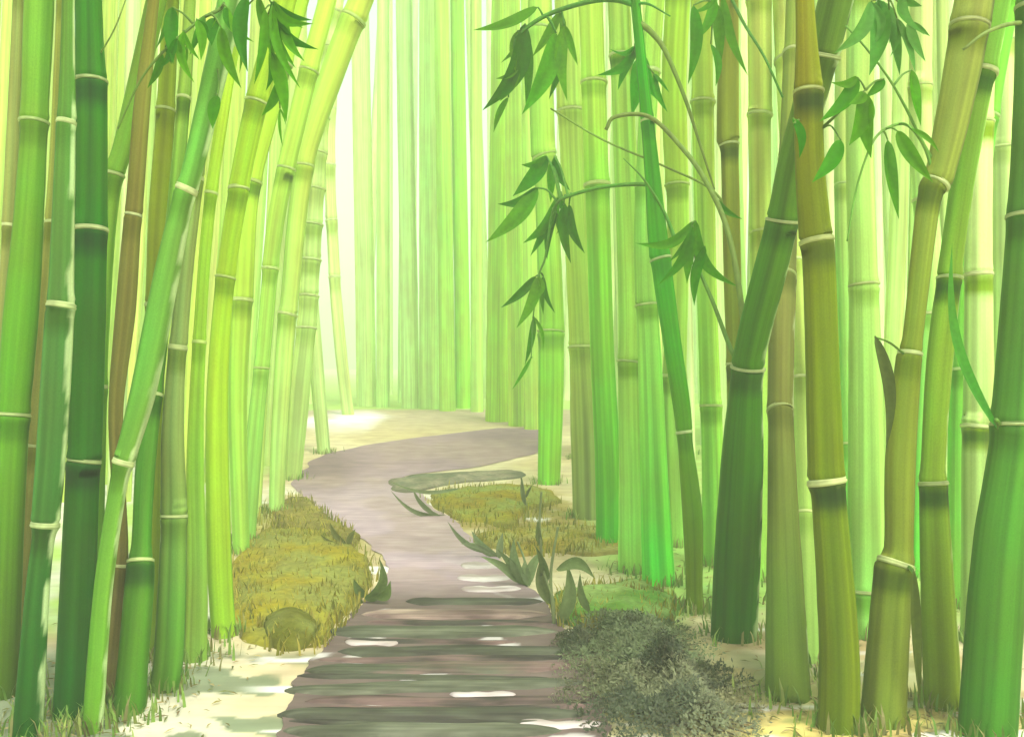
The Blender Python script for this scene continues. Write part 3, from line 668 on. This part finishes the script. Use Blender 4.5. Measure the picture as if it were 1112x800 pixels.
# sprays over the clearing, from the vivid winding culm
branch('S', [(691, 6), (668, 0), (640, 2), (600, 14), (575, 28), (560, 42)], 7, 4,
       [(584, 8, 514, 33, 16, 0.1), (570, 26, 524, 120, 24, 0.14), (562, 34, 560, 78, 10), (569, 30, 571, 120, 11), (563, 74, 543, 110, 11, 0.06), (552, 106, 536, 144, 8), (608, 14, 578, 62, 13, 0.05), (604, 36, 567, 124, 26, 0.06), (608, 50, 596, 108, 10), (613, 28, 616, 110, 17, -0.08)], col=(70, 150, 30), d1=4.6)
branch('S', [(690, 4), (705, 5), (728, 18)], 4, 1.5, [], col=(70, 160, 40))
branch('S', [(694, 36), (690, 50), (692, 64)], 4, 3,
       [(690, 50, 648, 82, 13, 0.18), (692, 52, 671, 98, 10), (693, 64, 686, 126, 19), (697, 60, 713, 108, 17, -0.1), (710, 80, 725, 122, 8, -0.1)], d1=4.8, lcols=[(66, 160, 4), (76, 170, 8)])
branch('S', [(692, 24), (706, 34), (722, 55), (742, 102), (758, 150), (776, 206)], 8, 2, [], col=(120, 150, 50))
branch('S', [(712, 202), (690, 200), (650, 204), (615, 214), (604, 222), (598, 240), (592, 280), (585, 300), (579, 345), (577, 388)], 5, 1.2,
       [(594, 170, 557, 213, 19, 0.06), (598, 176, 598, 220, 10), (602, 170, 619, 207, 10, -0.1), (584, 204, 528, 263, 22, 0.08), (606, 214, 568, 264, 16, 0.12), (600, 232, 576, 278, 9), (604, 230, 594, 282, 9), (612, 222, 620, 286, 13, -0.06), (618, 222, 635, 275, 12, -0.1),
        (582, 300, 544, 334, 9, 0.05), (585, 300, 561, 356, 15, 0.08), (586, 300, 590, 342, 6), (590, 300, 603, 340, 6, -0.1), (580, 344, 570, 396, 7), (577, 388, 556, 423, 4)], col=(90, 160, 40), d1=5.0)
branch('S', [(735, 266), (722, 232), (700, 196), (677, 172)], 5, 1, [], col=(96, 165, 50))
# sprays from the thin brownish culm and the massive dark one
branch('T', [(792, -20), (784, -8), (776, 2)], 5, 3,
       [(753, 6, 747, 92, 16), (776, -2, 754, 46, 14, 0.1), (778, 4, 782, 74, 14), (784, -4, 812, 82, 15, -0.08), (772, 48, 777, 94, 12, 0.08)], d1=4.2, lcols=[(88, 160, 8), (74, 150, 4)])
branch('T', [(792, -6), (808, 26), (830, 62), (850, 106)], 4, 2.5, [], col=(80, 145, 36), d1=4.2)
branch('T', [(794, 232), (770, 204), (720, 180), (655, 152), (598, 118)], 3, 2, [], col=(130, 170, 60))
branch('U', [(810, 402), (805, 330), (790, 250), (766, 196), (740, 160), (705, 127), (668, 127), (658, 141)], 7, 4, [(775, 214, 806, 238, 7, -0.1)], col=(120, 150, 56), d1=4.2)
branch('U', [(809, 404), (795, 382), (775, 330), (757, 285), (752, 244)], 6, 3,
       [(754, 240, 690, 264, 13, 0.2), (752, 246, 714, 310, 15, 0.1), (752, 250, 746, 308, 14), (756, 240, 803, 312, 14, -0.2), (766, 268, 754, 332, 13, -0.08)], col=(96, 150, 40), d1=4.0, lcols=[(72, 160, 4), (88, 168, 10)])
# right hand sprays
branch('Z', [(1021, 188), (1002, 155), (984, 118), (965, 85), (940, 52), (918, 28)], 4, 2, [(990, 76, 1000, 137, 16)], col=(110, 165, 60), d1=3.0)
branch('Z', [(1062, -40), (1030, -30), (985, -10), (950, 0)], 4, 3,
       [(946, 2, 906, 58, 18, 0.12), (954, 0, 944, 82, 24), (966, 14, 977, 82, 18), (986, 24, 1005, 67, 11, -0.08), (974, 20, 994, 80, 9), (980, -4, 1004, 38, 16, -0.2)], d1=2.9, lcols=[(90, 170, 56), (104, 176, 70)])
branch('V', [(892, 140), (905, 128), (925, 108), (940, 98)], 4, 2,
       [(931, 84, 890, 132, 19, 0.1), (938, 100, 922, 158, 24, 0.1), (940, 102, 946, 172, 20, -0.06), (960, 86, 940, 106, 12), (913, 152, 882, 198, 19, 0.08)], d1=2.85, lcols=[(72, 156, 8), (90, 162, 14)])
branch('V', [(868, 130), (862, 134)], 3, 2, [(861, 128, 868, 172, 14, 0.1)], d1=2.86)
branch('Z', [(1016, 200), (1004, 160), (985, 136), (962, 140), (946, 158), (930, 205), (920, 262)], 4, 2,
       [(964, 152, 976, 238, 19, -0.05), (974, 142, 1013, 198, 17, -0.05), (990, 140, 1020, 166, 6)], col=(110, 168, 56), d1=2.9, lcols=[(76, 156, 10), (98, 166, 20)])
branch('Z', [(984, 386), (966, 372), (950, 366)], 3, 2, [(950, 364, 962, 488, 16, 0.06)], d1=2.95, lcols=[(92, 112, 50)])
branch('Z', [(984, 614), (990, 618), (993, 624)], 5, 4, [(992, 618, 999, 764, 11, -0.02)], d1=2.98, lcols=[(86, 104, 34)])
branch('BB', [(1086, 462), (1082, 456)], 6, 5, [(1083, 466, 1034, 264, 15, 0.12)], d1=2.9, lcols=[(84, 172, 50)])
branch('BB', [(1122, 26), (1098, 26), (1070, 36), (1046, 54)], 6, 3, [], col=(128, 158, 70))

# ------------------------------------------------------------ low plants
def blades(name, label, cat, spec, col, foot, mat=M_BUSH, group=None, stems=(), lift=0.0):
    """a small plant of separate leaves and stems, rooted at picture point `foot`"""
    g = on_ground(*foot); root = empty(name, g, label, cat, group)
    d = g.y
    for pts, w0 in stems:
        P = [np.array([*at(x, y, d), w0 / 2 * d / F * (1 - 0.5 * i / len(pts))]) for i, (x, y) in enumerate(pts)]
        P[0][2] = min(P[0][2], gz(P[0][0], d) - 0.01)
        V, Fc = [], []; tube(catmull(P, 0.01), 8, V, Fc); mesh('stem', V, Fc, M_TWIG, root, [lin(col, 0.8)] * len(V), g)
    for (x0, y0, x1, y1, wd, *bd) in spec:
        p0 = at(x0, y0, d + random.uniform(-0.05, 0.05)); p0.z = max(p0.z, gz(p0.x, p0.y) - 0.005)
        p1 = at(x1, y1, d + random.uniform(-0.06, 0.02)); p1.z = max(p1.z, gz(p1.x, p1.y) + 0.01)
        leaf_mesh(p0, p1, wd * 0.85 * d / F, bd[0] if bd else 0.05, random.uniform(-0.4, 0.4), root, lin(col, 0.85 * random.uniform(0.85, 1.15)), g)

blades('seedling', 'grey green seedling with curled leaves on tall bent stems, right of the path', 'plant',
       [(598, 656, 588, 604, 16, 0.1), (589, 640, 581, 592, 13, -0.1), (604, 618, 646, 628, 17, 0.3), (606, 678, 616, 612, 18, -0.12), (640, 664, 630, 622, 11, 0.1), (588, 594, 584, 564, 8)],
       (118, 134, 84), (604, 678), stems=[([(602, 680), (600, 650), (590, 618), (586, 570), (588, 534)], 4), ([(602, 680), (598, 630), (601, 600), (606, 572)], 4)])
blades('seedling', 'small leafy seedling overhanging the right edge of the path', 'plant',
       [(572, 636, 558, 584, 15, 0.1), (574, 634, 590, 596, 13, 0.1), (566, 634, 540, 596, 13, -0.08), (562, 632, 522, 604, 11, -0.1), (575, 636, 570, 606, 12)], (122, 142, 96), (572, 636),
       stems=[([(572, 638), (570, 610), (562, 588)], 3)])
blades('seedling', 'low grey seedling edging the path where it narrows', 'plant',
       [(540, 604, 512, 576, 12, 0.08), (536, 602, 500, 590, 9, -0.1), (542, 606, 546, 578, 10), (530, 600, 486, 566, 8, 0.1)], (134, 150, 112), (538, 606))
blades('seedling', 'thin bare twig seedling standing on the yellow moss', 'plant',
       [(570, 548, 566, 520, 5), (571, 540, 578, 526, 4)], (110, 118, 80), (571, 552), stems=[([(571, 553), (569, 535), (566, 518)], 3)])
blades('broadleaf_plant', 'dark curled broadleaf plant hugging the ochre mound at the path edge', 'plant',
       [(398, 650, 412, 606, 13, -0.25), (404, 648, 424, 630, 15, -0.3), (398, 648, 384, 628, 11, 0.1), (396, 650, 418, 640, 12, -0.1), (388, 676, 376, 654, 10, 0.1), (394, 676, 384, 658, 9, -0.1)],
       (92, 112, 60), (398, 655))
blades('broadleaf_plant', 'small dark plant at the tip of the olive hump by the pale bend', 'plant',
       [(376, 590, 358, 566, 9, 0.1), (378, 592, 386, 574, 8), (372, 592, 348, 580, 8, 0.1)], (120, 124, 70), (378, 594))
blades('grass_tuft', 'long dark grass blades leaning into the upper bend of the path', 'grass tuft',
       [(470, 556, 448, 530, 6, 0.1), (478, 560, 450, 538, 5, 0.1), (486, 560, 424, 532, 6, 0.15), (500, 530, 422, 522, 5, 0.1)], (122, 136, 96), (482, 560))

def bush(name, label, cx, cy, rx, ry, hgt, n, cols, size, seed):
    """leaf sized faces through a low mound, with stems under them"""
    rr = random.Random(seed); g = on_ground(cx, cy); root = empty(name, g, label, 'shrub')
    X = rx * g.y / F; Y = ry
    V, Fc, Cc = [], [], []; TV, TF = [], []
    clumps = [(rr.uniform(-1, 1), rr.uniform(-1, 1), rr.choice(cols)) for _ in range(16)]
    for i in range(n):
        a = rr.uniform(0, 2 * math.pi); q = min(1.2 + rr.uniform(-0.15, 0.1), abs(rr.gauss(0, 0.55))) ** 0.8
        ux, uy = q * math.cos(a), q * math.sin(a)
        e = 1 + 0.35 * noise.noise((math.cos(a) * 1.5, math.sin(a) * 1.5, seed))
        top = hgt * (0.06 + math.exp(-q * q * 2.2)) * (0.8 + 0.9 * noise.noise((ux * 2.3, uy * 2.3, seed)))
        z = top * rr.uniform(0.35, 1.05)
        c = Vector((g.x + ux * X * e, g.y + uy * Y * e, g.z + z + 0.01))
        out = Vector((ux, uy, 0.6 + rr.uniform(-0.4, 0.4))).normalized()
        t_ = (out.cross(Vector((rr.uniform(-1, 1), rr.uniform(-1, 1), rr.uniform(-1, 1))))).normalized() * 0.8 + out * 0.5
        s_ = t_.cross(out).normalized(); L = size * rr.uniform(0.6, 1.4); W = L * 0.36
        b = len(V)
        V += [c, c + t_ * L * 0.45 + s_ * W / 2, c + t_ * L, c + t_ * L * 0.45 - s_ * W / 2]
        Fc.append((b, b + 1, b + 2, b + 3))
        k = min(clumps, key=lambda k_: (k_[0] - ux) ** 2 + (k_[1] - uy) ** 2)[2]
        cc = lin(k, 0.7 * rr.uniform(0.75, 1.25)); Cc += [cc] * 4
        if i % 60 == 0:
            tube([np.array([g.x + ux * X * 0.2, g.y + uy * Y * 0.2, g.z - 0.02, 0.005]), np.array([c.x, c.y, c.z, 0.002])], 5, TV, TF)
    mesh('foliage', V, Fc, M_BUSH, root, Cc, g); mesh('stems', TV, TF, M_TWIG, root, [lin((90, 84, 60))] * len(TV), g)

bush('shrub', 'grey green shrub sprawling beside the bottom right end of the path', 716, 758, 100, 0.42, 0.15, 20000, [(104, 114, 84), (124, 134, 100), (140, 148, 108), (92, 104, 78), (150, 152, 108)], 0.017, 3)
bush('shrub', 'pale grey green shrub behind the sprawling darker one', 684, 702, 76, 0.42, 0.12, 14000, [(132, 150, 104), (146, 160, 116), (120, 138, 92)], 0.017, 5)
bush('shrub', 'small dark shrub cushion touching the strips at the path edge', 632, 704, 34, 0.14, 0.07, 3500, [(84, 96, 66), (104, 112, 80)], 0.015, 8)

# fallen bamboo leaves around the feet of the culms
def litter():
    rr = random.Random(5); V, Fc, Cc = [], [], []
    feet = [c_['root'].location for c_ in CULMS.values() if c_['d'] < 9]
    for i in range(3000):
        f = rr.choice(feet); a = rr.uniform(0, 6.283); q = rr.uniform(0.05, 0.5) * rr.random() ** 0.5 + 0.05
        x, y = f.x + math.cos(a) * q, f.y + math.sin(a) * q
        L = rr.uniform(0.02, 0.05); W = L * 0.2; th = rr.uniform(0, 3.14); z = gz(x, y) + 0.008
        t_ = Vector((math.cos(th), math.sin(th), rr.uniform(-0.05, 0.15))); sd_ = Vector((-math.sin(th), math.cos(th), rr.uniform(-0.3, 0.3)))
        p = Vector((x, y, z)); b = len(V)
        V += [p - t_ * L / 2, p + sd_ * W / 2 + Vector((0, 0, 0.003)), p + t_ * L / 2, p - sd_ * W / 2 + Vector((0, 0, 0.003))]; Fc.append((b, b + 1, b + 2, b + 3))
        Cc += [lin(rr.choice([(170, 150, 96), (140, 130, 70), (130, 140, 76), (190, 176, 120)]), 0.7)] * 4
    o = mesh('leaf_litter', V, Fc, M_BUSH, cols=Cc, smooth_on=False); o['kind'] = 'stuff'; o['label'] = 'fallen bamboo leaves lying around the feet of the culms'
litter()

def blades_on(name, label, pts, n, hrange, cols, seed):
    rr = random.Random(seed); V, Fc, Cc = [], [], []
    for i in range(n):
        x, y = pts(rr); z = gz(x, y) + 0.0
        h = rr.uniform(*hrange); w_ = h * 0.06 + 0.0012; th = rr.uniform(0, 6.283); ln = rr.uniform(0.1, 0.7) * h
        s_ = Vector((-math.sin(th), math.cos(th), 0)) * w_; dv = Vector((math.cos(th), math.sin(th), 0)) * ln
        p = Vector((x, y, z)); m_ = p + dv * 0.35 + Vector((0, 0, h * 0.6)); t = p + dv + Vector((0, 0, h)); b = len(V)
        V += [p - s_, p + s_, m_ + s_ * 0.7, m_ - s_ * 0.7, t]; Fc += [(b, b + 1, b + 2, b + 3), (b + 3, b + 2, b + 4)]
        Cc += [lin(rr.choice(cols), 0.75)] * 5
    o = mesh(name, V, Fc, M_BUSH, cols=Cc, smooth_on=False); o['kind'] = 'stuff'; o['label'] = label
FEET = [(c_['root'].location.x, c_['root'].location.y, c_['w'] / 2 * c_['d'] / F) for c_ in CULMS.values() if c_['d'] < 12]
def near_feet(rr):
    f = rr.choice(FEET); a = rr.uniform(0, 6.283); q = f[2] * 0.95 + abs(rr.gauss(0, 0.06)); return f[0] + math.cos(a) * q, f[1] + math.sin(a) * q
blades_on('grass', 'short thin grass growing round the feet of the culms', near_feet, 5200, (0.02, 0.085), [(130, 170, 70), (110, 150, 60), (160, 180, 90), (150, 150, 90)], 21)
def on_moss(rr):
    while True:
        cx, cy, rx, ry = rr.choice([(330, 640, 86, 74), (330, 640, 86, 74), (335, 566, 60, 28), (530, 550, 80, 24), (600, 588, 92, 18), (666, 664, 74, 28)])
        a = rr.uniform(0, 6.283); q = rr.random() ** 0.5 * rr.uniform(0.8, 1.06); p = on_ground(cx + rx * q * math.cos(a), cy + ry * q * math.sin(a))
        e = path_edges(cy + ry * q * math.sin(a))
        if e and e[0] + 6 < cx + rx * q * math.cos(a) < e[1] - 6: continue
        return p.x, p.y
blades_on('moss_sprigs', 'tiny olive sprigs standing in the moss beside the path', on_moss, 5200, (0.035, 0.085), [(164, 156, 50), (150, 150, 56), (136, 140, 60), (178, 168, 70)], 22)

# ------------------------------------------------------------ haze
def haze():
    x, y0, y1, z0, z1 = 90, -12, 150, -1.0, 30
    V = [(-x, y0, z0), (x, y0, z0), (x, y1, z0), (-x, y1, z0), (-x, y0, z1), (x, y0, z1), (x, y1, z1), (-x, y1, z1)]
    Fc = [(0, 3, 2, 1), (4, 5, 6, 7), (0, 1, 5, 4), (1, 2, 6, 5), (2, 3, 7, 6), (3, 0, 4, 7)]
    m = bpy.data.materials.new('haze'); m.use_nodes = True; t = m.node_tree; t.nodes.clear()
    out = t.nodes.new('ShaderNodeOutputMaterial'); v = t.nodes.new('ShaderNodeVolumePrincipled')
    v.inputs['Color'].default_value = (0.88, 1.0, 0.76, 1); v.inputs['Density'].default_value = 0.014; v.inputs['Anisotropy'].default_value = 0.0
    t.links.new(v.outputs[0], out.inputs['Volume'])
    o = mesh('haze', V, Fc, m, smooth_on=False); o['kind'] = 'stuff'; o['label'] = 'pale yellow green haze filling the grove'
haze()
